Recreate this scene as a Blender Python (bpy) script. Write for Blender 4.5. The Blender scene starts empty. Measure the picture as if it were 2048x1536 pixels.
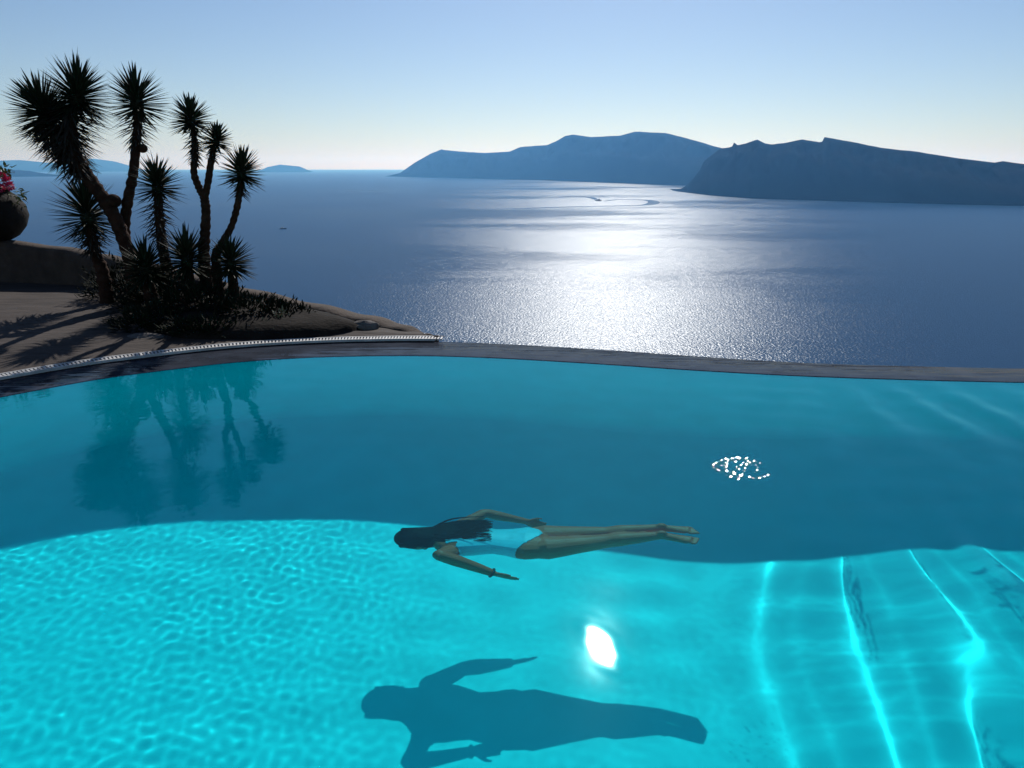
import bpy, bmesh, math, random
import numpy as np
from mathutils import Vector, Matrix

S = bpy.context.scene
COL = S.collection
R = math.radians

# ------------------------------------------------------------------ camera, sky, sun, exposure
FPX, CAM_H = 1500.0, 1.68                    # focal length in pixels of the 2048 px photograph, eye height over the water
PITCH = math.atan((768 - 333) / FPX)
cam = bpy.data.cameras.new('camera')
cam_ob = bpy.data.objects.new('camera', cam); COL.objects.link(cam_ob); S.camera = cam_ob
cam.sensor_width = 36.0; cam.lens = FPX / 2048 * 36.0
cam.clip_start = 0.05; cam.clip_end = 2.0e5
cam_ob.location = (0, 0, CAM_H)
cam_ob.rotation_euler = (R(90) - PITCH, 0, 0)

SUN_EL, SUN_AZ = R(35.2), R(7.6)             # in front of the camera, a little to the right
world = bpy.data.worlds.new('World'); S.world = world; world.use_nodes = True
wn = world.node_tree.nodes
sky = wn.new('ShaderNodeTexSky'); sky.sky_type = 'NISHITA'; sky.sun_disc = False
sky.sun_elevation = SUN_EL; sky.sun_rotation = SUN_AZ
sky.altitude = 150; sky.air_density = 1.0; sky.dust_density = 0.35; sky.ozone_density = 3.0
wn['Background'].inputs[1].default_value = 0.072
tint = wn.new('ShaderNodeMix'); tint.data_type = 'RGBA'; tint.blend_type = 'MULTIPLY'; tint.inputs[0].default_value = 1.0
tint.inputs[7].default_value = (.94, .985, 1.08, 1)          # clear, slightly blue air
world.node_tree.links.new(sky.outputs[0], tint.inputs[6])
world.node_tree.links.new(tint.outputs[2], wn['Background'].inputs[0])

sun = bpy.data.lights.new('sun', 'SUN'); sun.energy = 4.7; sun.angle = R(0.5); sun.color = (1.0, 0.965, 0.92)
sun_ob = bpy.data.objects.new('sun', sun); COL.objects.link(sun_ob)
sun_ob.rotation_euler = (R(90) - SUN_EL, 0, math.pi - SUN_AZ)
sun.cycles.is_caustics_light = True          # sunlight is refracted into the pool by the real wave surface

vs = S.view_settings
vs.view_transform = 'Standard'; vs.look = 'None'; vs.gamma = 1.0; vs.exposure = 0.0
vs.use_curve_mapping = False
S.cycles.use_denoising = True
S.cycles.max_bounces = 8; S.cycles.diffuse_bounces = 6; S.cycles.glossy_bounces = 3; S.cycles.transmission_bounces = 6; S.cycles.transparent_max_bounces = 4; S.cycles.volume_bounces = 0
S.cycles.sample_clamp_indirect = 40.0

# ------------------------------------------------------------------ helpers
def ray(px, py):
    u = (px - 1024) / FPX; v = (py - 768) / FPX
    return (u, math.cos(PITCH) - math.sin(PITCH) * v, -(math.sin(PITCH) + math.cos(PITCH) * v))
def on_plane(px, py, z=0.0):
    d = ray(px, py); t = (z - CAM_H) / d[2]
    return Vector((d[0] * t, d[1] * t, z))
def at_y(px, py, y):
    d = ray(px, py); t = y / d[1]
    return Vector((d[0] * t, y, CAM_H + d[2] * t))
def under(px, py, depth):                    # a point seen through the flat water surface
    d = ray(px, py); k = -CAM_H / d[2]; n = math.sqrt(sum(c * c for c in d))
    a, b = d[0] / n / 1.333, d[1] / n / 1.333
    c = math.sqrt(1 - a * a - b * b); t = depth / c
    return Vector((d[0] * k + a * t, d[1] * k + b * t, -depth))

def tag(o, label=None, cat=None, group=None, kind=None):
    if label: o['label'] = label
    if cat: o['category'] = cat
    if group: o['group'] = group
    if kind: o['kind'] = kind
    return o
def empty(name, loc=(0, 0, 0)):
    o = bpy.data.objects.new(name, None); COL.objects.link(o); o.location = loc; o.empty_display_size = 0.1
    return o
def add(name, me, mat, parent=None, smooth=True, receiver=False):
    if mat: me.materials.append(mat)
    if smooth: me.shade_smooth()
    o = bpy.data.objects.new(name, me); COL.objects.link(o)
    if parent:
        o.parent = parent
        o.matrix_parent_inverse = Matrix.Translation(parent.matrix_world_loc if hasattr(parent, 'matrix_world_loc') else world_loc(parent)).inverted()
    if receiver: o.cycles.is_caustics_receiver = True
    return o
def world_loc(o):
    v = o.location.copy()
    while o.parent:
        o = o.parent; break
    return v
class MB:
    """collects vertices and faces of ONE mesh"""
    def __init__(s): s.v = []; s.f = []
    def box(s, c, h, rot=None):
        b = len(s.v); rot = rot or Matrix.Identity(3); c = Vector(c)
        for dx, dy, dz in ((-1,-1,-1),(1,-1,-1),(1,1,-1),(-1,1,-1),(-1,-1,1),(1,-1,1),(1,1,1),(-1,1,1)):
            s.v.append(tuple(c + rot @ Vector((dx*h[0], dy*h[1], dz*h[2]))))
        s.f += [tuple(b+i for i in q) for q in ((0,3,2,1),(4,5,6,7),(0,1,5,4),(1,2,6,5),(2,3,7,6),(3,0,4,7))]
    def tube(s, pts, rad, n=10, flat=None, cap=True):
        """swept tube; rad is a radius or (ra, rb) per point; flat = reference side vector for elliptical sections"""
        pts = [Vector(p) for p in pts]; b = len(s.v); m = len(pts)
        side = Vector(flat) if flat else None
        prev = None
        for i, p in enumerate(pts):
            t = (pts[min(i+1, m-1)] - pts[max(i-1, 0)]).normalized()
            ref = side if side else (prev if prev else (Vector((0,0,1)) if abs(t.z) < .9 else Vector((1,0,0))))
            u = (ref - t * ref.dot(t)).normalized(); w = t.cross(u); prev = u
            r = rad[i]; ra, rb = r if isinstance(r, (tuple, list)) else (r, r)
            for k in range(n):
                a = 2 * math.pi * k / n
                s.v.append(tuple(p + u * (ra * math.cos(a)) + w * (rb * math.sin(a))))
        for i in range(m - 1):
            for k in range(n):
                k2 = (k + 1) % n
                s.f.append((b+i*n+k, b+i*n+k2, b+(i+1)*n+k2, b+(i+1)*n+k))
        if cap:
            s.f.append(tuple(b + k for k in reversed(range(n)))); s.f.append(tuple(b + (m-1)*n + k for k in range(n)))
    def ellipsoid(s, c, r, rot=None, nu=20, nv=12):
        c = Vector(c); rot = rot or Matrix.Identity(3); b = len(s.v)
        for j in range(1, nv):
            th = math.pi * j / nv
            for i in range(nu):
                ph = 2 * math.pi * i / nu
                s.v.append(tuple(c + rot @ Vector((r[0]*math.sin(th)*math.cos(ph), r[1]*math.sin(th)*math.sin(ph), r[2]*math.cos(th)))))
        s.v.append(tuple(c + rot @ Vector((0,0,r[2])))); s.v.append(tuple(c - rot @ Vector((0,0,r[2]))))
        top, bot = len(s.v)-2, len(s.v)-1
        for j in range(nv-2):
            for i in range(nu):
                i2 = (i+1) % nu
                s.f.append((b+j*nu+i, b+(j+1)*nu+i, b+(j+1)*nu+i2, b+j*nu+i2))
        for i in range(nu):
            i2 = (i+1) % nu
            s.f.append((top, b+i, b+i2)); s.f.append((bot, b+(nv-2)*nu+i2, b+(nv-2)*nu+i))
    def leaf(s, base, d, length, width, droop=0.0, fold=0.25, up=None, seg=3):
        """a tapered, folded, slightly arching blade"""
        d = Vector(d).normalized(); up = Vector(up) if up else Vector((0,0,1))
        side = d.cross(up)
        if side.length < 1e-3: side = d.cross(Vector((1,0,0)))
        side.normalize(); nrm = side.cross(d).normalized(); b = len(s.v); p = Vector(base)
        prof = [0.55, 1.0, 0.7, 0.0] if seg == 3 else [0.7, 1.0, 0.0]
        for i in range(seg):
            t = i / seg; w = width * prof[i] * .5
            q = p + d * (length * t) - Vector((0,0,1)) * (droop * length * t * t)
            s.v += [tuple(q - side*w + nrm*(w*fold)), tuple(q - nrm*(w*fold)), tuple(q + side*w + nrm*(w*fold))]
        s.v.append(tuple(p + d*length - Vector((0,0,1))*(droop*length)))
        for i in range(seg-1):
            k = b + i*3
            s.f += [(k, k+1, k+4, k+3), (k+1, k+2, k+5, k+4)]
        k = b + (seg-1)*3; e = b + seg*3
        s.f += [(k, k+1, e), (k+1, k+2, e)]
    def mesh(s, name):
        me = bpy.data.meshes.new(name); me.from_pydata(s.v, [], s.f); me.update(); return me
    def build(s, name, mat, parent=None, smooth=True, receiver=False):
        return add(name, s.mesh(name), mat, parent, smooth, receiver)

def grid_mesh(name, P):
    """P: array rows x cols x 3 -> quad grid mesh"""
    ny, nx = P.shape[:2]; V = P.reshape(-1, 3)
    idx = np.arange(nx * ny).reshape(ny, nx)
    Fq = np.stack([idx[:-1,:-1], idx[:-1,1:], idx[1:,1:], idx[1:,:-1]], -1).reshape(-1, 4)
    me = bpy.data.meshes.new(name)
    me.vertices.add(len(V)); me.vertices.foreach_set('co', V.astype(np.float32).ravel())
    me.loops.add(Fq.size); me.loops.foreach_set('vertex_index', Fq.astype(np.int32).ravel())
    me.polygons.add(len(Fq)); me.polygons.foreach_set('loop_start', np.arange(0, Fq.size, 4, dtype=np.int32))
    me.update(calc_edges=True); me.validate()
    return me

def catmull(pts, n):
    pts = [Vector(p) for p in pts]; out = []
    P = [pts[0]*2 - pts[1]] + pts + [pts[-1]*2 - pts[-2]]
    for i in range(1, len(P)-2):
        for k in range(n):
            t = k / n; a, b, c, d = P[i-1], P[i], P[i+1], P[i+2]
            out.append(.5*((2*b) + (c-a)*t + (2*a-5*b+4*c-d)*t*t + (3*b-a-3*c+d)*t**3))
    out.append(pts[-1]); return out

# value noise for terrain
_rs = np.random.RandomState(7); _tab = _rs.rand(256, 256)
def vnoise(x, y):
    x = np.asarray(x, float); y = np.asarray(y, float)
    xi = np.floor(x).astype(int); yi = np.floor(y).astype(int); fx = x-xi; fy = y-yi
    fx = fx*fx*(3-2*fx); fy = fy*fy*(3-2*fy); g = lambda a, b: _tab[a % 256, b % 256]
    return (g(xi,yi)*(1-fx)+g(xi+1,yi)*fx)*(1-fy) + (g(xi,yi+1)*(1-fx)+g(xi+1,yi+1)*fx)*fy
def fbm(x, y, o=4):
    s = 0; a = .5
    for i in range(o): s = s + a*(vnoise(np.asarray(x)*2**i+13*i, np.asarray(y)*2**i+7*i)-.5); a *= .5
    return s

# ------------------------------------------------------------------ materials
def mat(name, col, rough=.6, var=0.0, scale=5.0, bump=0.0, bscale=30.0, spec=.5, stretch=None, dist=.02):
    m = bpy.data.materials.new(name); m.use_nodes = True; t = m.node_tree; b = t.nodes['Principled BSDF']
    b.inputs['Base Color'].default_value = (*col, 1); b.inputs['Roughness'].default_value = rough
    b.inputs['Specular IOR Level'].default_value = spec
    if var or bump:
        tc = t.nodes.new('ShaderNodeTexCoord'); mp = t.nodes.new('ShaderNodeMapping'); t.links.new(tc.outputs['Object'], mp.inputs[0])
        if stretch: mp.inputs['Scale'].default_value = stretch
    if var:
        nz = t.nodes.new('ShaderNodeTexNoise'); nz.inputs['Scale'].default_value = scale; nz.inputs['Detail'].default_value = 6
        t.links.new(mp.outputs[0], nz.inputs['Vector'])
        rp = t.nodes.new('ShaderNodeValToRGB'); rp.color_ramp.elements[0].position = .3; rp.color_ramp.elements[1].position = .7
        rp.color_ramp.elements[0].color = (*[c*(1-var) for c in col], 1); rp.color_ramp.elements[1].color = (*[min(1, c*(1+var)) for c in col], 1)
        t.links.new(nz.outputs[0], rp.inputs[0]); t.links.new(rp.outputs[0], b.inputs['Base Color'])
    if bump:
        n2 = t.nodes.new('ShaderNodeTexNoise'); n2.inputs['Scale'].default_value = bscale; n2.inputs['Detail'].default_value = 5
        t.links.new(mp.outputs[0], n2.inputs['Vector'])
        bp = t.nodes.new('ShaderNodeBump'); bp.inputs['Strength'].default_value = bump; bp.inputs['Distance'].default_value = dist
        t.links.new(n2.outputs[0], bp.inputs['Height']); t.links.new(bp.outputs[0], b.inputs['Normal'])
    return m

M = {}
M['pool'] = mat('pool_plaster', (.010, .76, .80), .7, .05, 3)
M['rim'] = mat('wet_slate', (.03, .034, .042), .05, .3, 4, .12, 4, .12)
def rim_material():
    m = mat('wet_slate', (.035, .04, .052), .6, .3, 4, .2, 4, 0); t = m.node_tree; b = t.nodes['Principled BSDF']
    gl = t.nodes.new('ShaderNodeBsdfGlossy'); gl.inputs['Roughness'].default_value = .05
    mp = t.nodes.new('ShaderNodeMapping'); tc = t.nodes.new('ShaderNodeTexCoord'); t.links.new(tc.outputs['Object'], mp.inputs[0]); mp.inputs['Scale'].default_value = (.7, 4, 1)
    nz = t.nodes.new('ShaderNodeTexNoise'); nz.inputs['Scale'].default_value = 3; t.links.new(mp.outputs[0], nz.inputs['Vector'])
    bp = t.nodes.new('ShaderNodeBump'); bp.inputs['Strength'].default_value = .8; bp.inputs['Distance'].default_value = .012
    t.links.new(nz.outputs[0], bp.inputs['Height']); t.links.new(bp.outputs[0], gl.inputs['Normal'])
    mx = t.nodes.new('ShaderNodeMixShader'); mx.inputs[0].default_value = .13
    t.links.new(b.outputs[0], mx.inputs[1]); t.links.new(gl.outputs[0], mx.inputs[2]); t.links.new(mx.outputs[0], t.nodes['Material Output'].inputs[0])
    return m
M['rim'] = rim_material()
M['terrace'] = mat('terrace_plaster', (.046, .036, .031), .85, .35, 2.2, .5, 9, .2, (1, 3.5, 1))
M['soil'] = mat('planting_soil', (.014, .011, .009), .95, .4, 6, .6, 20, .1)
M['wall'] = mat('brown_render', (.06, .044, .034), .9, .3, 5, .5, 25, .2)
M['grate'] = mat('white_plastic', (.46, .45, .43), .6, .25, 9)
M['channel'] = mat('channel_stone', (.02, .02, .022), .8)
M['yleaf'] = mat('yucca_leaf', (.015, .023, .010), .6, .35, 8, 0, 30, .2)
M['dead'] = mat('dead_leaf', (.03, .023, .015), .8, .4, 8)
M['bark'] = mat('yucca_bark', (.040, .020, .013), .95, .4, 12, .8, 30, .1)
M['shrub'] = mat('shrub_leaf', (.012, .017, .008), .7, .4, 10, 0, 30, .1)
M['pale'] = mat('pale_succulent', (.22, .20, .12), .7, .2, 10)
M['rock'] = mat('grey_rock', (.11, .10, .095), .9, .35, 6, .8, 14, .2)
M['pot'] = mat('dark_pot', (.015, .012, .010), .8, .3, 9, .4, 20, .1)
M['petal'] = mat('red_petal', (.6, .03, .13), .6)
M['glf'] = mat('geranium_leaf', (.10, .13, .03), .6, .3, 9)
M['deck'] = mat('deck_plaster', (.4, .37, .33), .8, .15, 4, .2, 12)
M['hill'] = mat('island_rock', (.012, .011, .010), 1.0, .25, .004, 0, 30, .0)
M['scrub'] = mat('slope_scrub', (.08, .07, .05), .95, .4, .2)
M['skin'] = mat('skin', (.88, .115, .055), .5, .10, 7, .15, 60, .4)
M['suit'] = mat('turquoise_lycra', (.12, .62, .72), .5, .05, 20)
M['hair'] = mat('dark_hair', (.006, .004, .0035), .6, 0, 5, 0, 30, .1)
M['boat_white'] = mat('boat_white', (.6, .6, .6), .4)
M['boat_dark'] = mat('boat_dark', (.04, .045, .06), .4)
M['bead'] = mat('dark_bead', (.02, .015, .012), .3)

def water_material():
    m = bpy.data.materials.new('pool_water'); m.use_nodes = True; t = m.node_tree; t.nodes.clear()
    g = t.nodes.new('ShaderNodeBsdfGlass'); g.inputs['Color'].default_value = (.33, .97, 1, 1); g.inputs['IOR'].default_value = 1.333; g.inputs['Roughness'].default_value = .035
    o = t.nodes.new('ShaderNodeOutputMaterial'); t.links.new(g.outputs[0], o.inputs[0])
    return m
M['water'] = water_material()

def sea_material(lo=.29, hi=.345, name='open_sea'):
    m = bpy.data.materials.new(name); m.use_nodes = True; t = m.node_tree; t.nodes.clear()
    tc = t.nodes.new('ShaderNodeTexCoord')
    def noise(scale, detail, stretch=(1,1,1), rough=.5):
        mp = t.nodes.new('ShaderNodeMapping'); mp.inputs['Scale'].default_value = stretch; t.links.new(tc.outputs['Object'], mp.inputs[0])
        n = t.nodes.new('ShaderNodeTexNoise'); n.inputs['Scale'].default_value = scale; n.inputs['Detail'].default_value = detail
        n.inputs['Roughness'].default_value = rough
        t.links.new(mp.outputs[0], n.inputs['Vector']); return n
    df = t.nodes.new('ShaderNodeBsdfDiffuse'); df.inputs['Color'].default_value = (.020, .056, .118, 1)
    gl = t.nodes.new('ShaderNodeBsdfGlossy'); gl.distribution = 'BECKMANN'; gl.inputs['Color'].default_value = (.9, .95, 1, 1)
    # wind-ruffled and calm patches
    pn = noise(.0017, 6, (.5, 1.25, 1), .6)
    rr = t.nodes.new('ShaderNodeMapRange'); rr.inputs['From Min'].default_value = .40; rr.inputs['From Max'].default_value = .50
    rr.inputs['To Min'].default_value = lo; rr.inputs['To Max'].default_value = hi
    t.links.new(pn.outputs[0], rr.inputs['Value']); t.links.new(rr.outputs[0], gl.inputs['Roughness'])
    wv = noise(.42, 2, (1, 1, 1), .6)
    bp = t.nodes.new('ShaderNodeBump'); bp.inputs['Distance'].default_value = 1.0; bp.inputs['Strength'].default_value = .6
    t.links.new(wv.outputs[0], bp.inputs['Height'])
    for n in (df, gl): t.links.new(bp.outputs[0], n.inputs['Normal'])
    fr = t.nodes.new('ShaderNodeFresnel'); fr.inputs['IOR'].default_value = 1.333
    fm = t.nodes.new('ShaderNodeMath'); fm.operation = 'MULTIPLY'; fm.inputs[1].default_value = .30; t.links.new(fr.outputs[0], fm.inputs[0])
    mx = t.nodes.new('ShaderNodeMixShader'); o = t.nodes.new('ShaderNodeOutputMaterial')
    t.links.new(fm.outputs[0], mx.inputs[0]); t.links.new(df.outputs[0], mx.inputs[1]); t.links.new(gl.outputs[0], mx.inputs[2])
    t.links.new(mx.outputs[0], o.inputs[0]); return m
M['sea'] = sea_material()

# ------------------------------------------------------------------ sea, islands
SEA = -150.0
me = bpy.data.meshes.new('sea')
me.from_pydata([(-38000,-2000,SEA),(38000,-2000,SEA),(38000,40000,SEA),(-38000,40000,SEA)], [], [(0,1,2,3)])
tag(add('sea', me, M['sea'], smooth=False), kind='structure')

def island(name, skyline, shore, back, cols, rough=.08, y_fix=None):
    """heightfield island: shore line in front, ridge behind it, back slope down to the sea again"""
    sx = [p[0] for p in skyline]; sy = [p[1] for p in skyline]; hx = [p[0] for p in shore]; hy = [p[1] for p in shore]
    px = np.linspace(sx[0], sx[-1], cols); rows_f, rows_b = 22, 10
    P = np.zeros((rows_f + rows_b, cols, 3))
    for c, x in enumerate(px):
        b = on_plane(x, np.interp(x, hx, hy), SEA)
        if y_fix: b = on_plane(x, np.interp(x, hx, hy), SEA)
        top0 = at_y(x, np.interp(x, sx, sy), b.y)
        depth = back * (0.35 + 0.65*min(1, max(0, (top0.z - SEA)/200)))
        top = at_y(x, np.interp(x, sx, sy), b.y + depth); h = max(2.0, top.z - SEA)
        for r in range(rows_f):
            t = r / (rows_f - 1)
            g = t**.62 if t < 1 else 1
            g += .10*math.sin(t*math.pi)*(math.sin(t*9 + x*.01)*.5)
            q = b.lerp(top, t); P[r, c] = (q.x, q.y, SEA - 3 + (h + 3)*min(1, g))
        for r in range(rows_b):
            t = (r + 1) / rows_b; P[rows_f + r, c] = (top.x*(1+.06*t), top.y + 1.6*back*t, SEA - 3 + (h + 3)*(1 - t)**1.3)
    X, Y = P[...,0], P[...,1]; sc = 6.0/back
    amp = np.linspace(0, 1, rows_f + rows_b); amp = np.minimum(1, np.minimum(amp*4, (1-amp)*4))[:, None]
    ridge = np.ones((rows_f+rows_b, 1)); ridge[rows_f-3:rows_f+2] = .06
    hh = (P[...,2] - SEA)
    P[...,2] += fbm(X*sc*1.7, Y*sc, 5)*hh*.30*amp*ridge
    P[...,1] += fbm(X*sc*2.2+50, P[...,2]*.01, 4)*back*.22*amp*ridge
    return tag(add(name, grid_mesh(name, P), M['hill']), kind='structure')

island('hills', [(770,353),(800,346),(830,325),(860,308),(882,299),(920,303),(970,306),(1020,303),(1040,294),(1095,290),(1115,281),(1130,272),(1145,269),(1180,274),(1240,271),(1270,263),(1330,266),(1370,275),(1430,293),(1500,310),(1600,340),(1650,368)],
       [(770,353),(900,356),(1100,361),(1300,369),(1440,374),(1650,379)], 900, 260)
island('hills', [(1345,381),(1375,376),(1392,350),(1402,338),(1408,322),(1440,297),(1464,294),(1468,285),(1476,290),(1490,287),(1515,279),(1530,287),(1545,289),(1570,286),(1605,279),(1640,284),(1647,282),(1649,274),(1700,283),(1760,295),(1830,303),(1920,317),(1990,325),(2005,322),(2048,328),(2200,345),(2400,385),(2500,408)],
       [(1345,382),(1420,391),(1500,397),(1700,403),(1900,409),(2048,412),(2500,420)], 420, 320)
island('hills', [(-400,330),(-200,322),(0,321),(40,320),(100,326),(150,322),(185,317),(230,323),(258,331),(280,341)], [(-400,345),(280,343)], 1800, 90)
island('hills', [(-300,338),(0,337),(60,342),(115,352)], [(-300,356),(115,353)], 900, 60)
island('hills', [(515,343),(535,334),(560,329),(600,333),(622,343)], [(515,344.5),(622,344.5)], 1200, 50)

# ------------------------------------------------------------------ pool: outline
inner_key = [(-5.15,1.2),(-5.15,2.2),(-5.05,3.2),(-4.75,4.2),(-4.3,4.93),(-3.88,5.43),(-3.41,5.92),(-2.95,6.23),(-2.48,6.48),(-1.94,6.64),(-1.4,6.71),(-.8,6.72),(-.11,6.63),(.78,6.42),(1.6,6.20),(2.39,6.03),(3.18,5.92),(4.14,5.83),(5.4,5.75),(6.6,5.70),(8.2,5.66)]
raw = catmull([(x, y, 0) for x, y in inner_key], 60)
cum = [0.0]
for a, b in zip(raw, raw[1:]): cum.append(cum[-1] + (b-a).length)
NC = int(cum[-1] / .0135)
ss = np.linspace(0, cum[-1], NC)
IN = np.stack([np.interp(ss, cum, [p.x for p in raw]), np.interp(ss, cum, [p.y for p in raw])], -1)
tan = np.gradient(IN, axis=0)
ker = np.ones(61)/61
tan = np.stack([np.convolve(np.pad(tan[:,k], 30, mode='edge'), ker, 'valid') for k in (0,1)], -1)
tan /= np.linalg.norm(tan, axis=1)[:, None]
NRM = np.stack([-tan[:,1], tan[:,0]], -1)            # outward (away from the water)
RIMW = np.interp(IN[:,0], [-5,-3.9,-2.4,-.8,1,2.5,5,8], [.5,.5,.55,.57,.53,.45,.44,.44])
OUT = IN + NRM * RIMW[:, None]
DEPTH = 1.54
def depth_at(x):                                      # the floor rises towards the right
    t = np.clip((np.asarray(x, float) - 1.0)/1.8, 0, 1); return DEPTH - .17*t*t*(3-2*t)
NEAR_Y = .55

# water surface: open water, plus an unseen strip under the rim stone guiding refracted sunlight
rows_a = 460; rows_r = 30; rows_w = 8
SLOPE, RAMP = math.tan(R(40)), .10
P = np.zeros((rows_a + rows_r + rows_w, NC, 3))
near = np.stack([np.linspace(-5.15, 8.2, NC), np.full(NC, NEAR_Y)], -1)
near[:,0] = np.clip(IN[:,0]*.6 + near[:,0]*.4, -5.15, 8.2)
for j in range(rows_a):
    t = j / rows_a; P[j,:,:2] = near*(1-t) + IN*t
for j in range(rows_r):
    t = .34*j / rows_r; P[rows_a+j,:,:2] = IN*(1-t) + OUT*t
for j in range(rows_w):
    t = j / (rows_w-1); d = RAMP*t*.1
    P[rows_a+rows_r+j,:,:2] = IN*.66 + OUT*.34 + NRM*d*.1
    rr_ = .10                                           # soft crest
    P[rows_a+rows_r+j,:,2] = -SLOPE*(d*d/(2*rr_) if d < rr_ else d - rr_/2)
X, Y = P[...,0], P[...,1]
rng = np.random.default_rng(5)
def sst(x, a, b):
    t = np.clip((x-a)/(b-a), 0, 1); return t*t*(3-2*t)
Z = np.zeros_like(X)
env_fine = .16 + .84*sst(-X, -.1, 1.5)*sst(Y, .0, 1.0)
env_fine = env_fine*(.75 + .5*fbm(X*.9, Y*.9, 3)*2)
for i in range(60):
    lam = rng.uniform(.045, .095); a = rng.uniform(0, 6.283)
    Z += .0000135*(lam/.08)**1.6*np.sin((X*math.cos(a)+Y*math.sin(a))*6.283/lam + rng.uniform(0, 6.283)) * env_fine
env_med = .5 + .5*sst(X, .2, 2.0)
for i in range(9):
    lam = rng.uniform(.3, .6); a = rng.uniform(0, 6.283)
    Z += .00022*np.sin((X*math.cos(a)+Y*math.sin(a))*6.283/lam + rng.uniform(0, 6.283))*env_med
# swell running in from the right: sharp crests, flat troughs
calm = 1 - .93*np.exp(-(np.hypot(X-on_plane(1203,1290).x, Y-on_plane(1203,1290).y)/.30)**4)
Z *= calm
env_r = sst(X + .12*(4-Y), 1.05, 2.1)*(1 - .6*sst(Y, 4.6, 6.2))
for lam, a, am in ((.43, 2.94, .0056), (.50, 3.10, .0020), (.36, 2.75, .0004), (.21, 2.0, .00008), (.14, 1.45, .00003)):
    wob = .09*np.sin(X*2.1 + Y*1.6 + lam*9) + .05*np.sin(Y*3.6 - X*1.7)
    ph = ((X+wob)*math.cos(a)+(Y+wob)*math.sin(a))*6.283/lam + rng.uniform(0, 6.283)
    Z += am*(2*((1+np.cos(ph))/2)**1.5 - .85)*env_r
# shallow dimple that holds the mirror image of the sun
g0 = on_plane(1203, 1290)
sdir = np.array([math.sin(SUN_AZ)*math.cos(SUN_EL), math.cos(SUN_AZ)*math.cos(SUN_EL), math.sin(SUN_EL)])
def need(x, y):
    v = np.array([-x, -y, CAM_H]); v /= np.linalg.norm(v); h = v + sdir; return -h[0]/h[2], -h[1]/h[2]
e_ = .05; s00 = need(g0.x, g0.y); sx_ = need(g0.x+e_, g0.y); sy_ = need(g0.x, g0.y+e_)
ca, cb, cc = (sx_[0]-s00[0])/e_, (sy_[0]-s00[0])/e_, (sy_[1]-s00[1])/e_
gx, gy = X-g0.x, Y-g0.y
rg = np.hypot((gx + .20*gy)/.050, gy/.125)
rg = rg*(1 + .05*np.sin(gy*60 + gx*35))
Z += (s00[0]*gx + s00[1]*gy + .5*ca*gx*gx + cb*gx*gy + .5*cc*gy*gy)*np.exp(-(rg/1.25)**4)
# centre of the rippled spot that carries the added sun-glint facets
c0 = on_plane(1490, 938)
rr_ = np.hypot(X-c0.x, Y-c0.y)
fade = np.ones((P.shape[0], 1)); fade[rows_a-2:] = 0; fade[rows_a-34:rows_a-2] = np.linspace(1, 0, 32)[:, None]
Z *= fade
# waves have died out before the unseen strip under the rim
P[...,2] += Z
water = tag(add('pool_water', grid_mesh('pool_water', P), M['water']), kind='structure')
water.cycles.is_caustics_caster = True

# facets added above one rippled spot, kept only where they mirror the sun
def ripple_glint_patch():
    n = 260; q = np.linspace(-.25, .25, n); RX, RY = np.meshgrid(q, q); r = np.hypot(RX, RY*.9); g = np.random.default_rng(9)
    env = np.exp(-(r/.185)**6)*(.55 + .9*np.clip(fbm(RX*9+3, RY*9, 3)+.35, 0, 1)); z = .0016*np.sin(r*6.283/.07 + 2*fbm(RX*8, RY*8, 2))
    for i in range(24):
        lam = g.uniform(.018, .045); a = g.uniform(0, 6.283); z += .0098*lam*np.sin((RX*math.cos(a)+RY*math.sin(a))*6.283/lam + g.uniform(0, 6.283))
    env[r > .235] = 0; Pz = .0062 + z*env - .0036*np.clip(r/.25, 0, 1)**3
    me = grid_mesh('ripple_glints', np.stack([RX + c0.x, RY + c0.y, Pz], -1))
    bm = bmesh.new(); bm.from_mesh(me)
    keep = []; sv_ = Vector(sdir)
    for f in bm.faces:
        c = f.calc_center_median(); v = (Vector((0, 0, CAM_H)) - c).normalized(); h = (v + sv_).normalized()
        if f.normal.dot(h) < math.cos(R(3.2)) or math.hypot(c.x-c0.x, c.y-c0.y) > .24: keep.append(f)
    bmesh.ops.delete(bm, geom=keep, context='FACES')
    bm.to_mesh(me); bm.free()
    m = bpy.data.materials.new('ripple_glint'); m.use_nodes = True; t = m.node_tree; t.nodes.clear()
    tr = t.nodes.new('ShaderNodeBsdfTransparent'); gl = t.nodes.new('ShaderNodeBsdfGlossy'); gl.inputs['Roughness'].default_value = .06
    fr = t.nodes.new('ShaderNodeFresnel'); fr.inputs['IOR'].default_value = 1.333; mx = t.nodes.new('ShaderNodeMixShader'); o = t.nodes.new('ShaderNodeOutputMaterial')
    t.links.new(fr.outputs[0], mx.inputs[0]); t.links.new(tr.outputs[0], mx.inputs[1]); t.links.new(gl.outputs[0], mx.inputs[2]); t.links.new(mx.outputs[0], o.inputs[0])
    tag(add('ripple_glints', me, m), kind='structure')
ripple_glint_patch()

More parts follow.
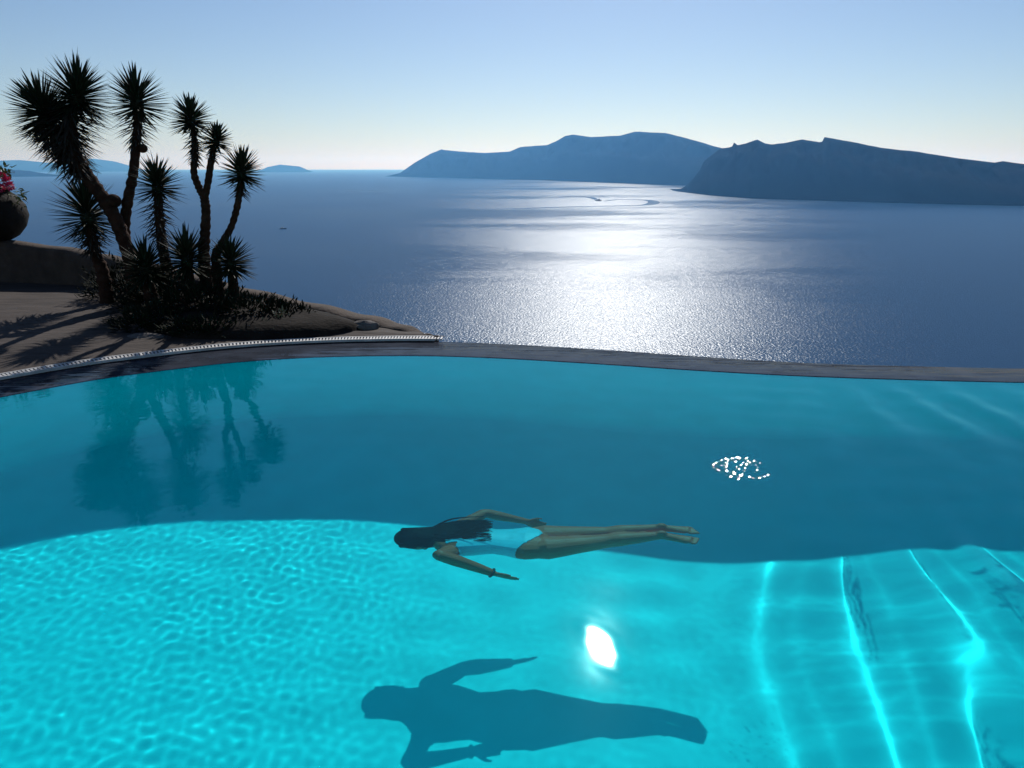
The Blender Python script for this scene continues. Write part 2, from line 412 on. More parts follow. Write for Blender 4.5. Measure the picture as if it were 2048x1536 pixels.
# basin: curved wall with a rounded foot and a floor
st = 12; I2 = IN[::st]; N2 = NRM[::st]; O2 = OUT[::st]; NB = len(I2)
prof = [(0, -.010), (.015, -.03), (.03, -.09), (.035, -.5), (.035, -.9), (.035, -DEPTH+.16)] + [(.035 + .16*(1-math.cos(a)), -DEPTH+.16-.16*math.sin(a)) for a in np.linspace(.25, math.pi/2, 6)]
W = np.zeros((len(prof), NB, 3))
for k, (o, z) in enumerate(prof):
    W[k,:,:2] = I2 - N2*o; W[k,:,2] = z if z > -1.05 else z + (DEPTH - depth_at(W[k,:,0]))
tag(add('pool_wall', grid_mesh('pool_wall', W), M['pool'], receiver=True), kind='structure')
foot = W[-1]
NR = 14; FL = np.zeros((NR, NB, 3))
nearf = np.stack([near[::st,0], np.full(NB, NEAR_Y)], -1)
for j in range(NR):
    t = j/(NR-1); FL[j,:,:2] = nearf*(1-t) + foot[:,:2]*t; FL[j,:,2] = -depth_at(FL[j,:,0])
tag(add('pool_floor', grid_mesh('pool_floor', FL), M['pool'], receiver=True), kind='structure')
mb = MB()
mb.v = [(-5.15,NEAR_Y,-DEPTH),(8.2,NEAR_Y,-DEPTH),(8.2,NEAR_Y,.10),(-5.15,NEAR_Y,.10), (8.2,5.66,-DEPTH),(8.2,5.66,.02),(8.2,NEAR_Y,.02),(-5.15,1.2,-DEPTH),(-5.15,1.2,.10)]
mb.f = [(0,3,2,1),(1,6,5,4),(0,7,8,3)]
tag(mb.build('pool_wall', M['pool'], smooth=False, receiver=True), kind='structure')
# rim: dark wet stone covering the unseen water strip, sloping weir outside
RP = np.zeros((8, NB, 3))
for k, (o, dz) in enumerate([(0,-.002),(.02,.004),(1.0,.004)]):
    RP[k,:,:2] = I2 + (O2-I2)*o; RP[k,:,2] = dz
for k, (d, z) in enumerate([(.03,-.003),(.05,-.02),(.07,-.06),(.08,-.30),(.08,-1.4)]):
    RP[3+k,:,:2] = O2 + N2*d; RP[3+k,:,2] = z
rim_me = grid_mesh('pool_rim', RP); rim_ob = tag(add('pool_rim', rim_me, M['rim'], receiver=True), kind='structure'); rim_me.set_sharp_from_angle(angle=R(25))

# near deck the photographer stands on, and the slope below the terrace
mb = MB(); mb.box((1.5,-3.25,-.1), (9,3.79,.2)); tag(mb.build('deck', M['deck'], smooth=False), kind='structure')
xs = np.linspace(-60, 60, 90); G = np.zeros((40, 90, 3))
for j in range(40):
    t = j/39; yy = 8.05 + 230*t**1.6
    y_edge = np.interp(xs, [-60,-8,-1,8,60], [6.5,5.3,.0,-1.3,-1.5])
    G[j,:,0] = xs*(1+2.2*t); G[j,:,1] = yy + y_edge*1.0; G[j,:,2] = -1.3 - 152*t**1.15
G[...,2] += fbm(G[...,0]*.05, G[...,1]*.05, 4)*6*np.linspace(0,1,40)[:,None]
tag(add('hillside', grid_mesh('hillside', G), M['scrub']), kind='structure')

# ------------------------------------------------------------------ terrace, planting bed, wall
iL = int(np.argmin(np.abs(IN[:,0] + .72) + (IN[:,1] < 5)*9))          # where the grating ends on the right
iS = int(np.argmin(np.abs(IN[:,1] - 3.0) + (IN[:,0] > -4)*9))         # far out of the frame on the left
wall_px = [(-700,440,12.0),(-350,462,11.6),(0,481,11.0),(150,499,10.7),(240,517,10.4),(350,540,9.95),(460,571,9.35),(600,603,8.65),(720,630,8.1),(800,651,7.75),(850,671,7.50),(875,683,7.38)]
wall_path = catmull([at_y(*p) for p in wall_px], 10)
wall_path = [Vector((p.x, p.y, max(p.z, .03))) for p in wall_path]
MBt = MB()
cols_t = 70; rows_t = 26
T = np.zeros((rows_t, cols_t, 3)); wl = [Vector(p) for p in wall_path]
wc = [0.0]
for a, b in zip(wl, wl[1:]): wc.append(wc[-1] + (b-a).length)
for c in range(cols_t):
    u = c/(cols_t-1); i = int(iS + (iL-iS)*u); e = OUT[i] + NRM[i]*.135
    s_ = wc[-1]*u**.9; wx = np.interp(s_, wc, [p.x for p in wl]); wy = np.interp(s_, wc, [p.y for p in wl])
    for r in range(rows_t):
        t = r/(rows_t-1); T[r,c,:2] = (e[0]*(1-t)+wx*t, e[1]*(1-t)+wy*t); T[r,c,2] = .03
T[...,2] += (fbm(T[...,0]*1.3, T[...,1]*1.3, 3)*.05 + .04)*np.minimum(1, np.linspace(0,1,rows_t)*6)[:,None]*np.interp(T[...,0], [-2.2,-.8], [1,.2])
tag(add('terrace', grid_mesh('terrace', T), M['terrace']), kind='structure')

def wall_sweep(path, half, base):
    sec = [(-1, 0), (-1, .75), (-.93, .88), (-.75, .96), (-.4, 1), (.4, 1), (.75, .96), (.93, .88), (1, .75), (1, -.9)]
    Wp = np.zeros((len(sec), len(path), 3))
    for i, p in enumerate(path):
        t = (path[min(i+1, len(path)-1)] - path[max(i-1, 0)]); n = Vector((-t.y, t.x, 0)).normalized()
        for k, (o, z) in enumerate(sec):
            top = p.z + .012*math.sin(i*.7)
            hgt = min(.14, max(.03, top-base)); zz = base + (top-base)*0 if k == 0 else (top - hgt*(1-z)/.25*1.0 if z >= .75 else base - 1.6)
            q = p + n*(o*half*min(1, .12 + (len(path)-1-i)/30)); Wp[k, i] = (q.x, q.y, zz)
    last = Wp[:, -1:, :].copy(); mid = last.mean(axis=0, keepdims=True); mid[..., 2] = base - .3; last = last*0 + mid
    return grid_mesh('garden_wall', np.concatenate([Wp, last], 1))
tag(add('garden_wall', wall_sweep(wall_path, .17, .0), M['wall']),
    'low brown rendered garden wall curving down behind the yuccas to the pool rim', 'wall')

# planting bed: raised dark soil
bed = [(-5.35,9.75),(-4.3,8.6),(-4.0,7.75),(-3.4,7.22),(-2.7,7.2),(-2.0,7.32),(-1.5,7.6),(-1.75,8.0),(-2.4,8.6),(-3.4,9.2),(-4.5,9.85)]
bc = Vector((sum(p[0] for p in bed)/len(bed), sum(p[1] for p in bed)/len(bed), 0))
loop = catmull([(x, y, 0) for x, y in bed + [bed[0]]], 6)[:-1]
mb = MB(); nl = len(loop)
for k, (s_, z) in enumerate([(1.0,-.02),(.94,.10),(.8,.16),(.55,.20),(.25,.22)]):
    for q in loop:
        w = bc + (q-bc)*s_; mb.v.append((w.x, w.y, z + (.05*float(fbm(w.x*3, w.y*3, 3)) if k else 0)))
mb.v.append((bc.x, bc.y, .23))
for k in range(4):
    for i in range(nl):
        i2 = (i+1) % nl; mb.f.append((k*nl+i, k*nl+i2, (k+1)*nl+i2, (k+1)*nl+i))
for i in range(nl): mb.f.append((4*nl+i, 4*nl+(i+1) % nl, 5*nl))
tag(mb.build('planting_bed', M['soil']), kind='structure')

# ------------------------------------------------------------------ overflow grating
g_root = empty('overflow_grating', (OUT[iL][0], OUT[iL][1], 0))
tag(g_root, 'white ribbed overflow grating along the rim in front of the yuccas', 'grating')
ribs = MB(); rails = [MB(), MB()]
acc = 0; last = None
path_g = []
for i in range(iS, iL):
    p = OUT[i] + NRM[i]*.065; path_g.append((p, tan[i], NRM[i]))
    if last is not None: acc += np.linalg.norm(p-last)
    last = p
    if acc >= .027:
        acc = 0; n3 = Vector((NRM[i][0], NRM[i][1], 0)); t3 = Vector((tan[i][0], tan[i][1], 0))
        ribs.box((p[0], p[1], .024), (.0085, .052, .009), Matrix((t3, n3, Vector((0,0,1)))).transposed())
for k, o in enumerate((-.06, .06)):
    for j in range(0, len(path_g)-6, 6):
        a = path_g[j]; b = path_g[j+6]; pa = Vector((*(a[0]+a[2]*o), .024)); pb = Vector((*(b[0]+b[2]*o), .024))
        t3 = (pb-pa); L = t3.length; t3.normalize(); n3 = Vector((-t3.y, t3.x, 0))
        rails[k].box((pa+pb)/2, (L/2, .008, .012), Matrix((t3, n3, Vector((0,0,1)))).transposed())
tag(ribs.build('ribs', M['grate'], g_root, smooth=False), kind='stuff')
for k in (0, 1): rails[k].build('side_rail', M['grate'], g_root, smooth=False)

# ------------------------------------------------------------------ yuccas
rnd = random.Random(11)
def golden_dirs(n, lo, hi, axis):
    """n directions spread between polar angles lo..hi about axis"""
    axis = Vector(axis).normalized(); q = Vector((0,0,1)).rotation_difference(axis); out = []
    for i in range(n):
        c = math.cos(lo) + (math.cos(hi)-math.cos(lo))*(i+.5)/n
        c = max(-1, min(1, c + rnd.uniform(-.04, .04))); s_ = math.sqrt(1-c*c); a = i*2.39996 + rnd.uniform(-.2,.2)
        out.append(q @ Vector((s_*math.cos(a), s_*math.sin(a), c)))
    return out
def crown(parent, c, axis, r, n=150, lo=0, hi=118, w=.030):
    mb = MB(); axis = Vector(axis).normalized()
    dirs = golden_dirs(n, R(lo), R(hi), axis)
    for k, d in enumerate(dirs):
        pol = d.angle(axis); base = Vector(c) + axis*(r*(.30 - .42*pol/R(100)))
        L = r*rnd.uniform(.82, 1.08)*(.95 if pol < .5 else 1)
        mb.leaf(base + d*.02, d + Vector((rnd.uniform(-.07,.07),)*3), L, w*rnd.uniform(.8,1.2), droop=rnd.uniform(.0,.06), up=axis)
    core = MB()
    mb.ellipsoid(Vector(c)-axis*r*.05, (r*.2, r*.2, r*.32), Vector((0,0,1)).rotation_difference(axis).to_matrix(), 10, 8)
    return tag(mb.build('crown', M['yleaf'], parent, smooth=False), kind='stuff')
def skirt(parent, pts, r, n, w=.028):
    mb = MB(); m = len(pts)-1
    for k in range(n):
        u = (k+.5)/n*m; i = min(int(u), m-1); p = Vector(pts[i]).lerp(Vector(pts[i+1]), u-i)
        a = k*2.39996 + rnd.uniform(-.3,.3); t = k/n
        d = Vector((math.cos(a), math.sin(a), -.12 - .5*(1-t) + rnd.uniform(-.35,.25)))
        mb.leaf(p, d, r*rnd.uniform(.55,1.02)*(.55+.45*t), w*rnd.uniform(.7,1.2), droop=rnd.uniform(.02,.16))
    return tag(mb.build('dead_leaves', M['dead'], parent, smooth=False), kind='stuff')
def trunk_mesh(parent, pts, rads, name='trunk'):
    path = catmull(pts, 10); m = len(path); mb = MB(); rr = []
    for i in range(m):
        u = i/(m-1)*(len(rads)-1); k = min(int(u), len(rads)-2)
        rr.append((rads[k]*(1-(u-k)) + rads[k+1]*(u-k))*(1 + .10*math.sin(i*1.9) + rnd.uniform(-.06,.06)))
    mb.tube(path, rr, 12)
    return mb.build(name, M['bark'], parent)
PXM = lambda y: y/FPX*1.03                               # metres per photo pixel at distance y

def yucca(label, stems, y0, heads, skirts=(), stubs=()):
    """stems: list of (points(px,py), radii px); heads: (px,py,axis,radius px,count)"""
    first = stems[0][0][0]; b = at_y(first[0], first[1], y0)
    e = empty('yucca_tree', (b.x, b.y, 0.1)); tag(e, label, 'yucca', 'yuccas in the planting bed')
    k = PXM(y0)
    trunks = []
    for pts, rads in stems:
        P3 = [at_y(p[0], p[1], y0 + (p[2] if len(p) > 2 else 0)) for p in pts]
        if pts is stems[0][0]: P3 = [Vector((P3[0].x, P3[0].y, .02))] + P3; rads = [rads[0]*1.15] + list(rads)
        trunks.append(trunk_mesh(e, P3, [r*k*.78 for r in rads]))
    for h in heads:
        crown(e, at_y(h[0], h[1], y0 + (h[5] if len(h) > 5 else 0)), h[2], h[3]*k, h[4])
    for pts, r, n in skirts:
        skirt(e, [at_y(p[0], p[1], y0 + (p[2] if len(p) > 2 else 0)) for p in pts], r*k, n)
    for (x, y, r) in stubs:
        mb = MB(); q = at_y(x, y, y0); mb.ellipsoid(q, (r*k*1.2, r*k, r*k), None, 10, 8); mb.build('pruned_stub', M['bark'], trunks[0])
    return e

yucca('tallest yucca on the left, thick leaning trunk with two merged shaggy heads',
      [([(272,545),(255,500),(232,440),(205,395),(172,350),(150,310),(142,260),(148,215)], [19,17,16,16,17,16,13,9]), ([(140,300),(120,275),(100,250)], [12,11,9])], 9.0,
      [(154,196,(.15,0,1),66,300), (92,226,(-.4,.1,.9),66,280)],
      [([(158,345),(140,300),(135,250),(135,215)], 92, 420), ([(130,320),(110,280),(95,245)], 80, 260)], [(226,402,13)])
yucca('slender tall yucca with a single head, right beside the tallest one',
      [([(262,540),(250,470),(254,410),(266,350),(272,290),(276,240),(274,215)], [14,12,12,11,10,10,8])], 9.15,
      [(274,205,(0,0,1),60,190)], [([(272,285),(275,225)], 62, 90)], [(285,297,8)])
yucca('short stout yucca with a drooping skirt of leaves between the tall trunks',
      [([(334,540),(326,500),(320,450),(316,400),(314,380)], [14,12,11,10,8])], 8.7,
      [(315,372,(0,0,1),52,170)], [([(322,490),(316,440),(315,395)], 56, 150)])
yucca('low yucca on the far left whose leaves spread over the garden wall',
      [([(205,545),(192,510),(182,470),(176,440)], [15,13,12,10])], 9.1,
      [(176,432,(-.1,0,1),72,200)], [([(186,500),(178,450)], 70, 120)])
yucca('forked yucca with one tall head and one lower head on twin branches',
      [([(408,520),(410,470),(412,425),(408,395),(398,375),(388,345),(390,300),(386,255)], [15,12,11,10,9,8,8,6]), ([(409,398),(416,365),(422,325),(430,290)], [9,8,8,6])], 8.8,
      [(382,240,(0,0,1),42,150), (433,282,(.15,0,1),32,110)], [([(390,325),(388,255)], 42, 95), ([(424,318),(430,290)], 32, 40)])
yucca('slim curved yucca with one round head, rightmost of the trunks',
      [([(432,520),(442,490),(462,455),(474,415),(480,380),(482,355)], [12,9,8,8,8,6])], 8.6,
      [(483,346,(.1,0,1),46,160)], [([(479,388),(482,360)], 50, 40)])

def rosette(label, px, py, y, r, n):
    c = at_y(px, py, y); e = empty('yucca_rosette', (c.x, c.y, .1)); tag(e, label, 'yucca', 'stemless yuccas in the planting bed')
    mb = MB(); mb.tube([(c.x, c.y, .05), c + Vector((0,0,-.02))], [.07, .05], 10); mb.build('stem', M['bark'], e)
    crown(e, c, (0,0,1), r*PXM(y), n, 0, 125)
rosette('low spiky yucca rosette at the right end of the planting bed', 462, 526, 8.45, 50, 170)
rosette('low spiky yucca rosette in front of the forked trunk', 374, 520, 8.5, 58, 190)
rosette('low spiky yucca rosette beneath the short stout yucca', 292, 538, 8.4, 58, 180)

# low shrubs, succulents and rocks in the bed
def shrub(label, x, y, rx, ry, h, n, name='shrub', m='shrub', size=.06, group='low dark shrubs in the planting bed'):
    e = empty(name, (x, y, .08)); tag(e, label, 'shrub', group)
    st_ = MB()
    for k in range(6):
        a = k*1.05; st_.tube([(x, y, .05), (x+math.cos(a)*rx*.35, y+math.sin(a)*ry*.35, .08+h*.5), (x+math.cos(a)*rx*.6, y+math.sin(a)*ry*.6, .08+h*.75)], [.012,.009,.004], 5)
    st_.build('stems', M['bark'], e)
    mb = MB()
    for k in range(n):
        d = Vector((rnd.gauss(0,1), rnd.gauss(0,1), abs(rnd.gauss(0,.8)))).normalized(); f = rnd.uniform(.45, 1.0)**.6
        bump_ = 1 + .25*math.sin(d.x*7 + x*9)*math.sin(d.y*6 + d.z*5)
        p = Vector((x + d.x*rx*f*bump_, y + d.y*ry*f*bump_, .08 + d.z*h*f*bump_))
        mb.leaf(p, d + Vector((rnd.uniform(-.8,.8), rnd.uniform(-.8,.8), rnd.uniform(-.3,.8))), size*rnd.uniform(.7,1.5), size*.35, seg=2)
    tag(mb.build('foliage', M[m], e, smooth=False), kind='stuff')
    return e
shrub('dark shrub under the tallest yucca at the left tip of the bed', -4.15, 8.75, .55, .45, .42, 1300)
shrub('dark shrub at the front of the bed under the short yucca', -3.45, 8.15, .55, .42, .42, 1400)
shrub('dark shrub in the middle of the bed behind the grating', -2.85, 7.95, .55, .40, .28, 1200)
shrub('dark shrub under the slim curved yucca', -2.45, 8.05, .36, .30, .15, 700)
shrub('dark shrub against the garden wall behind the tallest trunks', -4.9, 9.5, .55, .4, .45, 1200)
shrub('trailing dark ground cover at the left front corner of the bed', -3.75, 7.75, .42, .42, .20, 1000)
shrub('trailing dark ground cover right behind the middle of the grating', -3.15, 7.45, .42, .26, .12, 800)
shrub('small pale succulent clump beside the rightmost rosette', -2.42, 7.72, .10, .09, .16, 150, 'succulent', 'pale', .045, 'pale succulents in the bed')
shrub('tiny pale succulent in front of the other succulent', -2.50, 7.55, .08, .07, .09, 110, 'succulent', 'pale', .04, 'pale succulents in the bed')
def rock(label, x, y, z, r, seed):
    bm = bmesh.new(); bmesh.ops.create_icosphere(bm, subdivisions=3, radius=1)
    for v in bm.verts:
        n = float(fbm(v.co.x*1.4+seed, v.co.y*1.4+v.co.z*1.1, 3)); v.co = Vector((v.co.x*r[0], v.co.y*r[1], v.co.z*r[2]))*(1+.7*n) + Vector((x, y, z))
    me = bpy.data.meshes.new('rock'); bm.to_mesh(me); bm.free()
    return tag(add('rock', me, M['rock'], smooth=False), label, 'rock', 'rocks edging the bed')
rock('flat grey rock at the right tip of the planting bed', -1.55, 7.7, .06, (.16,.1,.07), 1)
rock('small grey rock at the front edge of the bed behind the grating', -2.55, 7.40, .05, (.10,.08,.06), 5)
rock('long grey rock at the left front edge of the bed', -3.62, 7.25, .04, (.20,.10,.06), 9)

# ------------------------------------------------------------------ flower pot on the wall at the left edge
yb = 11.0; k = PXM(yb); pc = at_y(-12, 480, yb); pe = empty('flower_pot', pc)
tag(pe, 'dark round-bellied pot standing on the garden wall at the left edge', 'pot')
mb = MB(); prof = [(30,0),(44,8),(58,25),(65,45),(62,65),(50,82),(40,90),(44,95),(40,96)]
mb.tube([pc + Vector((0,0,h*k)) for r, h in prof], [r*k for r, h in prof], 28); pot_body = mb.build('body', M['pot'], pe)
mb = MB(); mb.tube([pc + Vector((0,0,h*k)) for h in (92,97)], [45*k,46*k], 28); mb.build('lip', M['pot'], pot_body)
pl = empty('flowering_plant', pc + Vector((0,0,.65))); tag(pl, 'red-flowered plant with yellow-green leaves growing from the dark pot', 'plant')
mb = MB()
tips = []
for q in range(16):
    a = rnd.uniform(0, 6.28); d = Vector((math.cos(a)*.30, math.sin(a)*.25, rnd.uniform(.12,.36))); s0 = pc + Vector((0,0,88*k))
    mb.tube([s0, s0+d*.5+Vector((0,0,.05)), s0+d], [.008,.006,.004], 5); tips.append(s0+d)
s0 = pc + Vector((.2,0,86*k))
for dx, dz in ((.32,-.03),(.28,.05),(.24,-.12)):
    mb.tube([s0, s0+Vector((dx*.5,-.02,dz+.04)), s0+Vector((dx,-.04,dz))], [.007,.005,.003], 5); tips.append(s0+Vector((dx,-.04,dz)))
mb.build('stems', M['glf'], pl)
mb = MB()
for q in range(260):
    c = rnd.choice(tips) + Vector((rnd.gauss(0,.05), rnd.gauss(0,.05), rnd.gauss(-.03,.06)))
    mb.leaf(c, (rnd.gauss(0,1), rnd.gauss(0,1), rnd.gauss(0,.6)), rnd.uniform(.05,.10), .04, seg=2)
tag(mb.build('foliage', M['glf'], pl, smooth=False), kind='stuff')
for fx, fz, n in ((4,352,60),(14,362,70),(20,372,60),(2,376,60),(-10,360,50)):
    c = at_y(fx, fz, yb - .1); mb = MB()
    for q in range(n):
        d = Vector((rnd.gauss(0,1), rnd.gauss(0,1), rnd.gauss(0,1))).normalized(); mb.leaf(c + d*.035, d + Vector((rnd.uniform(-.4,.4),)*3), rnd.uniform(.03,.05), .032, seg=2)
    tag(mb.build('blossom', M['petal'], pl, smooth=False), kind='stuff')

# ------------------------------------------------------------------ boats on the sea
def boat(label, px, py, L, ang, hullm):
    c = on_plane(px, py, SEA); e = empty('motor_boat', c); tag(e, label, 'boat', 'boats on the open sea')
    rot = Matrix.Rotation(ang, 3, 'Z')
    def pt(x, y, z): return tuple(c + rot @ Vector((x*L, y*L, z*L)))
    mb = MB(); n = 9; secs = []
    for i in range(n):
        t = i/(n-1); x = -.5 + t; w = .15*(1 - max(0, (t-.35)/.65)**2.2); sh = .10 + .05*t*t
        secs.append([(x, -w, sh), (x, -w*.85, .0), (x, 0, -.03), (x, w*.85, .0), (x, w, sh)])
    for s_ in secs: mb.v += [pt(*p) for p in s_]
    for i in range(n-1):
        for q in range(4): mb.f.append((i*5+q, i*5+q+1, i*5+q+6, i*5+q+5))
        mb.f.append((i*5, i*5+5, i*5+9, i*5+4))
    mb.f.append((4,3,2,1,0)); mb.build('hull', hullm, e, smooth=False)
    for nm, a, m_ in (('cabin', ((-.05,0,.16),(.20,.10,.06)), M['boat_white']), ('flybridge', ((-.10,0,.245),(.11,.08,.025)), M['boat_white'])):
        mb = MB(); mb.box(c + rot @ (Vector(a[0])*L), Vector(a[1])*L, rot); ob_ = mb.build(nm, m_, e, smooth=False)
        if nm == 'cabin': cabin = ob_
    for sd in (-1, 1):
        mb = MB(); mb.box(c + rot @ (Vector((-.05, sd*.101, .175))*L), Vector((.17,.002,.022))*L, rot); mb.build('window_band', M['boat_dark'], cabin, smooth=False)
    mb = MB(); mb.tube([pt(-.12,0,.26), pt(-.14,0,.45)], [.008*L,.004*L], 6); mb.build('mast', M['boat_white'], e)
boat('lone small dark boat on the open sea right of the yuccas', 566, 458, 17, .3, M['boat_dark'])
boat('distant boat with a curling wake in the sun glitter below the islands', 1197, 402, 34, 2.6, M['boat_white'])
M['wake'] = sea_material(.24, .27, 'smooth_wake_water')
def wake(pts, w):
    path = catmull([on_plane(x, y, SEA + .05) for x, y in pts], 10); n = len(path); Wk = np.zeros((2, n, 3))
    for i, p in enumerate(path):
        t = path[min(i+1,n-1)] - path[max(i-1,0)]; nn = Vector((-t.y, t.x, 0)).normalized(); ww = w*min(1, 6*min(i, n-1-i)/n + .05)
        for q in (0, 1): Wk[q, i] = p + nn*(ww*(2*q-1))
    tag(add('boat_wake', grid_mesh('boat_wake', Wk[::-1]), M['wake']), kind='stuff')
wake([(1205,403),(1240,399),(1290,400),(1308,404),(1290,410),(1220,412),(1130,414),(1040,417),(985,416)], 26)
wake([(1196,401),(1180,395),(1150,393),(1110,394)], 16)
wake([(690,381),(720,382),(775,384)], 18)

# ------------------------------------------------------------------ swimmer
def swimmer():
    U = under
    root_pt = U(1050, 1085, 1.06)
    e = empty('person', root_pt); tag(e, 'person in a turquoise swimsuit gliding underwater, long dark hair, arms swept back', 'person')
    UP = Vector((0, 0, 1)); LAT = Vector((0, 1, 0))
    mb = MB()
    head = U(832, 1077, 1.09); neck = U(872, 1077, 1.07); chest = U(912, 1080, 1.06); waist = U(985, 1082, 1.05); hip = U(1048, 1086, 1.05)
    roll = Matrix.Rotation(R(-10), 3, 'X')
    side = roll @ LAT
    # trunk: elliptical sections along the spine (half width across, half thickness)
    spine = [U(868,1078,1.07), U(885,1079,1.06), chest, U(945,1080,1.055), waist, U(1015,1084,1.05), hip, U(1078,1085,1.04), U(1096,1083,1.03)]
    secs = [(.055,.055),(.13,.075),(.172,.098),(.158,.098),(.125,.085),(.142,.09),(.175,.108),(.165,.10),(.10,.06)]
    mb.tube(catmull(spine, 4), [tuple(np.array([np.interp(i/4, range(9), [s[0] for s in secs]), np.interp(i/4, range(9), [s[1] for s in secs])])) for i in range(33)], 24, flat=side)
    mb.tube([neck + Vector((.05,0,0)), neck, head], [.058,.052,.05], 14)
    # head, face down: skull, jaw, nose, ears
    mb.ellipsoid(head + Vector((-.015,0,.01)), (.118,.078,.092), None, 24, 16)
    mb.ellipsoid(head + Vector((.0,0,-.05)), (.075,.055,.06), None, 16, 10)
    mb.ellipsoid(head + Vector((-.012,0,-.108)), (.022,.012,.02), None, 10, 8)
    mb.ellipsoid(head + Vector((.042,0,-.10)), (.022,.028,.02), None, 10, 8)
    for s_ in (-1, 1): mb.ellipsoid(head + Vector((.012, s_*.078, -.015)), (.028,.010,.018), None, 10, 8)
    # legs
    legs = []
    for s_, kn, an, toe in ((1, (1210,1064,1.0), (1316,1053,.95), (1386,1057,.92)), (-1, (1205,1082,1.0), (1316,1069,.955), (1390,1079,.945))):
        hp = hip + side*(s_*.085) + Vector((.03,0,0)); k_ = U(*kn); a_ = U(*an); t_ = U(*toe)
        path = [hp - Vector((.07,0,0)), hp.lerp(k_, .2), hp.lerp(k_, .6), k_, k_.lerp(a_, .28) + Vector((0,0,.006)), k_.lerp(a_, .7), a_]
        mb.tube(catmull(path, 4), list(np.interp(np.arange(25)/4, range(7), [.06,.098,.074,.054,.057,.043,.034])), 16)
        # pointed foot: heel, arch, ball, toes
        d = (t_ - a_); L = d.length; d.normalize()
        mb.ellipsoid(a_ + Vector((.01,0,.022)), (.036,.028,.03), None, 12, 8)
        foot_p = [a_ + d*(-.01), a_ + d*(L*.35) + Vector((0,0,-.006)), a_ + d*(L*.7) + Vector((0,0,-.008)), a_ + d*(L*.86)]
        mb.tube(foot_p, [(.031,.034),(.034,.030),(.041,.021),(.037,.013)], 14, flat=LAT)
        for q in range(5):
            o = (q-2)*.0165*s_; ln = [.066,.060,.053,.045,.036][q]
            b0 = a_ + d*(L*.80) + Vector((0, o, -.008)); mb.tube([b0, b0 + d*(ln*.6), b0 + d*ln + Vector((0,0,.004))], [.0105,.0095,.006], 8)
        legs.append((hp, k_, a_))
    # arms: (shoulder, elbow, wrist) and fingers
    def arm(sh, el, wr, hd_dir, spread):
        mb.ellipsoid(sh, (.068,.062,.055), None, 14, 10)
        path = [sh, sh.lerp(el, .35), sh.lerp(el, .75), el, el.lerp(wr, .3), el.lerp(wr, .7), wr]
        mb.tube(catmull(path, 4), list(np.interp(np.arange(25)/4, range(7), [.058,.055,.048,.042,.045,.035,.027])), 14)
        d = Vector(hd_dir).normalized(); s3 = Vector(spread); s3 = (s3 - d*s3.dot(d)).normalized()
        mb.tube([wr - d*.01, wr + d*.03, wr + d*.085], [(.025,.017),(.038,.015),(.042,.013)], 14, flat=s3)
        for q in range(4):
            o = (q-1.5)*.0185; ln = [.068,.078,.074,.058][q]; b0 = wr + d*.08 + s3*o
            nrm = d.cross(s3); bend = nrm*.010
            mb.tube([b0, b0 + d*ln*.5 + s3*o*.06, b0 + d*ln + s3*o*.1 - bend*.6], [.0088,.0082,.0062], 8)
        b0 = wr + d*.03 + s3*.034
        mb.tube([b0, b0 + d*.03 + s3*.022, b0 + d*.062 + s3*.03], [.011,.0095,.007], 8)
    shN = chest + side*(-.150) + Vector((-.035,0,-.005)); shF = chest + side*(.165) + Vector((-.035,0,0))
    elN = U(876, 1111, .96); wrN = U(983, 1149, 1.12); haN = U(1040, 1163, 1.17)
    arm(shN, elN, wrN, haN - wrN, (0,-.45,.9))
    elF = U(966, 1023, 1.04); wrF = U(1048, 1041, 1.13); haF = U(1096, 1054, 1.20)
    arm(shF, elF, wrF, haF - wrF, (0,.5,.8))
    SC, ZO, ZN = .918, -1.05, -.675
    def remap(me_):
        for v in me_.vertices: v.co = Vector((v.co.x*SC + .012, v.co.y*SC, ZN + SC*(v.co.z - ZO)))
    tmp = bpy.data.objects.new('body_raw', mb.mesh('body_raw')); COL.objects.link(tmp)
    rm = tmp.modifiers.new('r', 'REMESH'); rm.mode = 'VOXEL'; rm.voxel_size = .0055
    sm = tmp.modifiers.new('s', 'SMOOTH'); sm.factor = .5; sm.iterations = 5
    dg = bpy.context.evaluated_depsgraph_get()
    me = bpy.data.meshes.new_from_object(tmp.evaluated_get(dg)); me.name = 'body'
    bpy.data.objects.remove(tmp)
    me.materials.clear()
    body = add('body', me, M['skin'], e, receiver=True); body_me = me
    # swimsuit: a thin shell over the trunk
    n = len(me.vertices); co = np.zeros(n*3, np.float32); me.vertices.foreach_get('co', co); co = co.reshape(-1,3)
    no = np.zeros(n*3, np.float32); me.vertices.foreach_get('normal', no); no = no.reshape(-1,3)
    sp = np.array(catmull(spine, 8)); 
    def seg_dist(a, b):
        a = np.array(a); b = np.array(b); ab = b-a; t = np.clip(((co-a)@ab)/(ab@ab), 0, 1); return np.linalg.norm(co - (a + t[:,None]*ab), axis=1)
    darm = np.minimum.reduce([seg_dist(shN+(elN-shN)*.25, elN), seg_dist(elN, haN), seg_dist(shF+(elF-shF)*.25, elF), seg_dist(elF, haF)])
    cx = np.interp(co[:,0], sp[:,0], sp[:,1]); cz = np.interp(co[:,0], sp[:,0], sp[:,2])
    sv = np.array(side); lat = (co[:,1]-cx)*sv[1] + (co[:,2]-cz)*sv[2]; upw = -(co[:,1]-cx)*sv[2] + (co[:,2]-cz)*sv[1]
    inside = (darm > .062) & (np.hypot(lat, upw) < .20)
    leg_cut = np.interp(np.abs(lat-.02), [0,.05,.10,.16,.2], [hip.x+.10, hip.x+.075, hip.x+.02, hip.x-.05, hip.x-.075])
    back_top = np.interp(np.abs(lat), [0,.06,.10,.14], [waist.x-.11, waist.x-.13, waist.x-.22, chest.x-.01])
    front_top = chest.x + .0
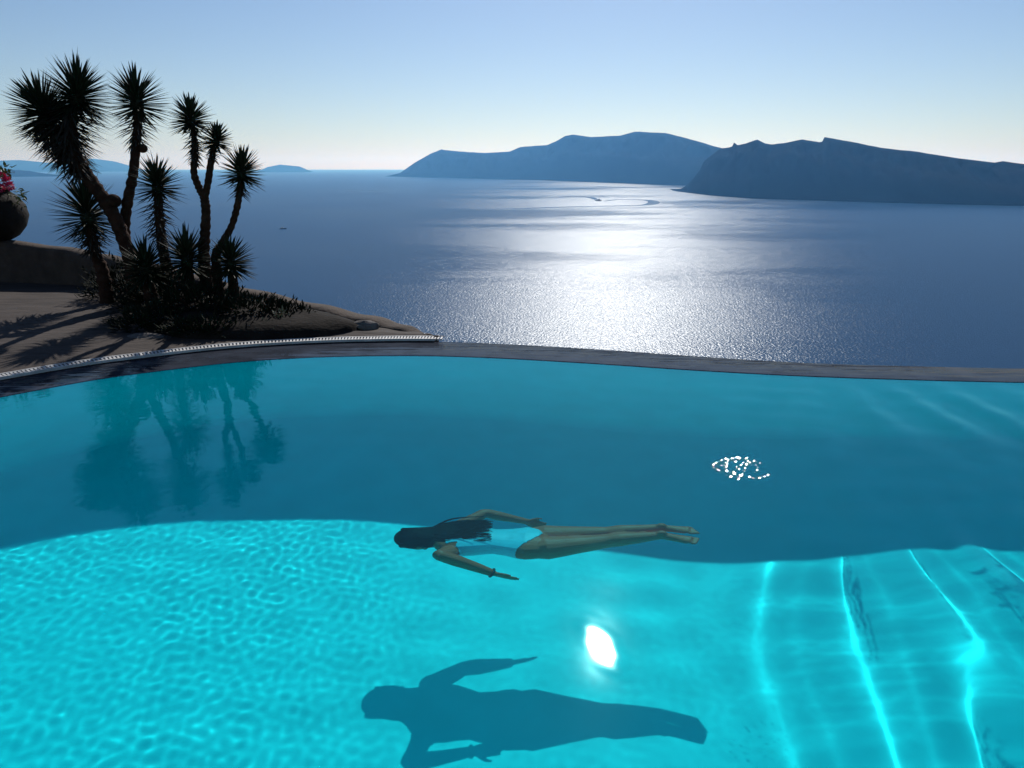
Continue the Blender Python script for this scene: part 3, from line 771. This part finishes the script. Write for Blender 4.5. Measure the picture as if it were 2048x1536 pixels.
    top = np.where(upw > 0, back_top, front_top)
    strap = (np.abs(np.abs(lat)-.095) < .018) & (co[:,0] > chest.x-.07) & (co[:,0] < waist.x)
    ok = inside & (co[:,0] < leg_cut) & ((co[:,0] > top) | strap)
    mp = {}; mbs = MB()
    for p in me.polygons:
        if all(ok[v] for v in p.vertices):
            f = []
            for v in p.vertices:
                if v not in mp: mp[v] = len(mbs.v); mbs.v.append(tuple(co[v] + no[v]*.004))
                f.append(mp[v])
            mbs.f.append(tuple(f))
    suit = mbs.build('swimsuit', M['suit'], e, receiver=True)
    sd = suit.modifiers.new('t', 'SOLIDIFY'); sd.thickness = .004; sd.offset = -1
    # hair: cap plus long strands streaming back over the neck and shoulders
    r2 = random.Random(3); hb = MB()
    hb.ellipsoid(head + Vector((-.018,0,.016)), (.132,.092,.098), None, 24, 16); hb.ellipsoid(head + Vector((.13,0,.055)), (.17,.098,.050), None, 20, 12)
    for q in range(480):
        a = r2.uniform(-2.2, 2.2); p0 = head + Vector((r2.uniform(-.11,.06), math.sin(a)*.075, .02 + math.cos(a)*.085))
        endx = r2.uniform(.26, .43) + .03; wy = math.sin(a)*.095 + r2.gauss(0,.022); 
        zz = .035 + .05*math.cos(a)
        p1 = head + Vector((.08, math.sin(a)*.088, .03 + math.cos(a)*.075)); p2 = head + Vector((.20, wy*1.0, zz + .045)); p3 = head + Vector((endx, wy*.95 + r2.gauss(0,.012), zz + .075 + r2.gauss(0,.012)))
        hb.tube(catmull([p0, p1, p2, p3], 4), list(np.interp(np.arange(13)/12, [0,.6,1], [.009,.0085,.002])), 5)
    hb.build('hair', M['hair'], e, receiver=True)
    br = MB(); d = (wrN - elN).normalized()
    u = d.orthogonal().normalized(); w = d.cross(u); c = wrN - d*.012
    for q in range(16):
        a = q*2*math.pi/16; br.ellipsoid(c + (u*math.cos(a) + w*math.sin(a))*.030, (.008,.008,.008), None, 8, 6)
    br.build('bracelet', M['bead'], e, receiver=True)
    for ch in e.children: remap(ch.data)
    e.location = (root_pt.x*SC, root_pt.y*SC, ZN)
    for ch in e.children: ch.matrix_parent_inverse = Matrix.Translation(e.location).inverted()
swimmer()

# ------------------------------------------------------------------ haze: even air round everything
bm = bmesh.new(); bmesh.ops.create_cube(bm, size=1)
for v in bm.verts: v.co = Vector((v.co.x*90000, 19000 + v.co.y*46000, (SEA-5) if v.co.z < 0 else 420))
me = bpy.data.meshes.new('haze'); bm.to_mesh(me); bm.free()
hm = bpy.data.materials.new('haze_air'); hm.use_nodes = True; t = hm.node_tree; t.nodes.clear()
pv = t.nodes.new('ShaderNodeVolumePrincipled'); pv.inputs['Color'].default_value = (.15, .46, 1, 1); pv.inputs['Absorption Color'].default_value = (1, 1, 1, 1)
pv.inputs['Density'].default_value = 4.8e-5; pv.inputs['Anisotropy'].default_value = .5
o = t.nodes.new('ShaderNodeOutputMaterial'); t.links.new(pv.outputs[0], o.inputs['Volume'])
tag(add('haze', me, hm, smooth=False), kind='stuff')
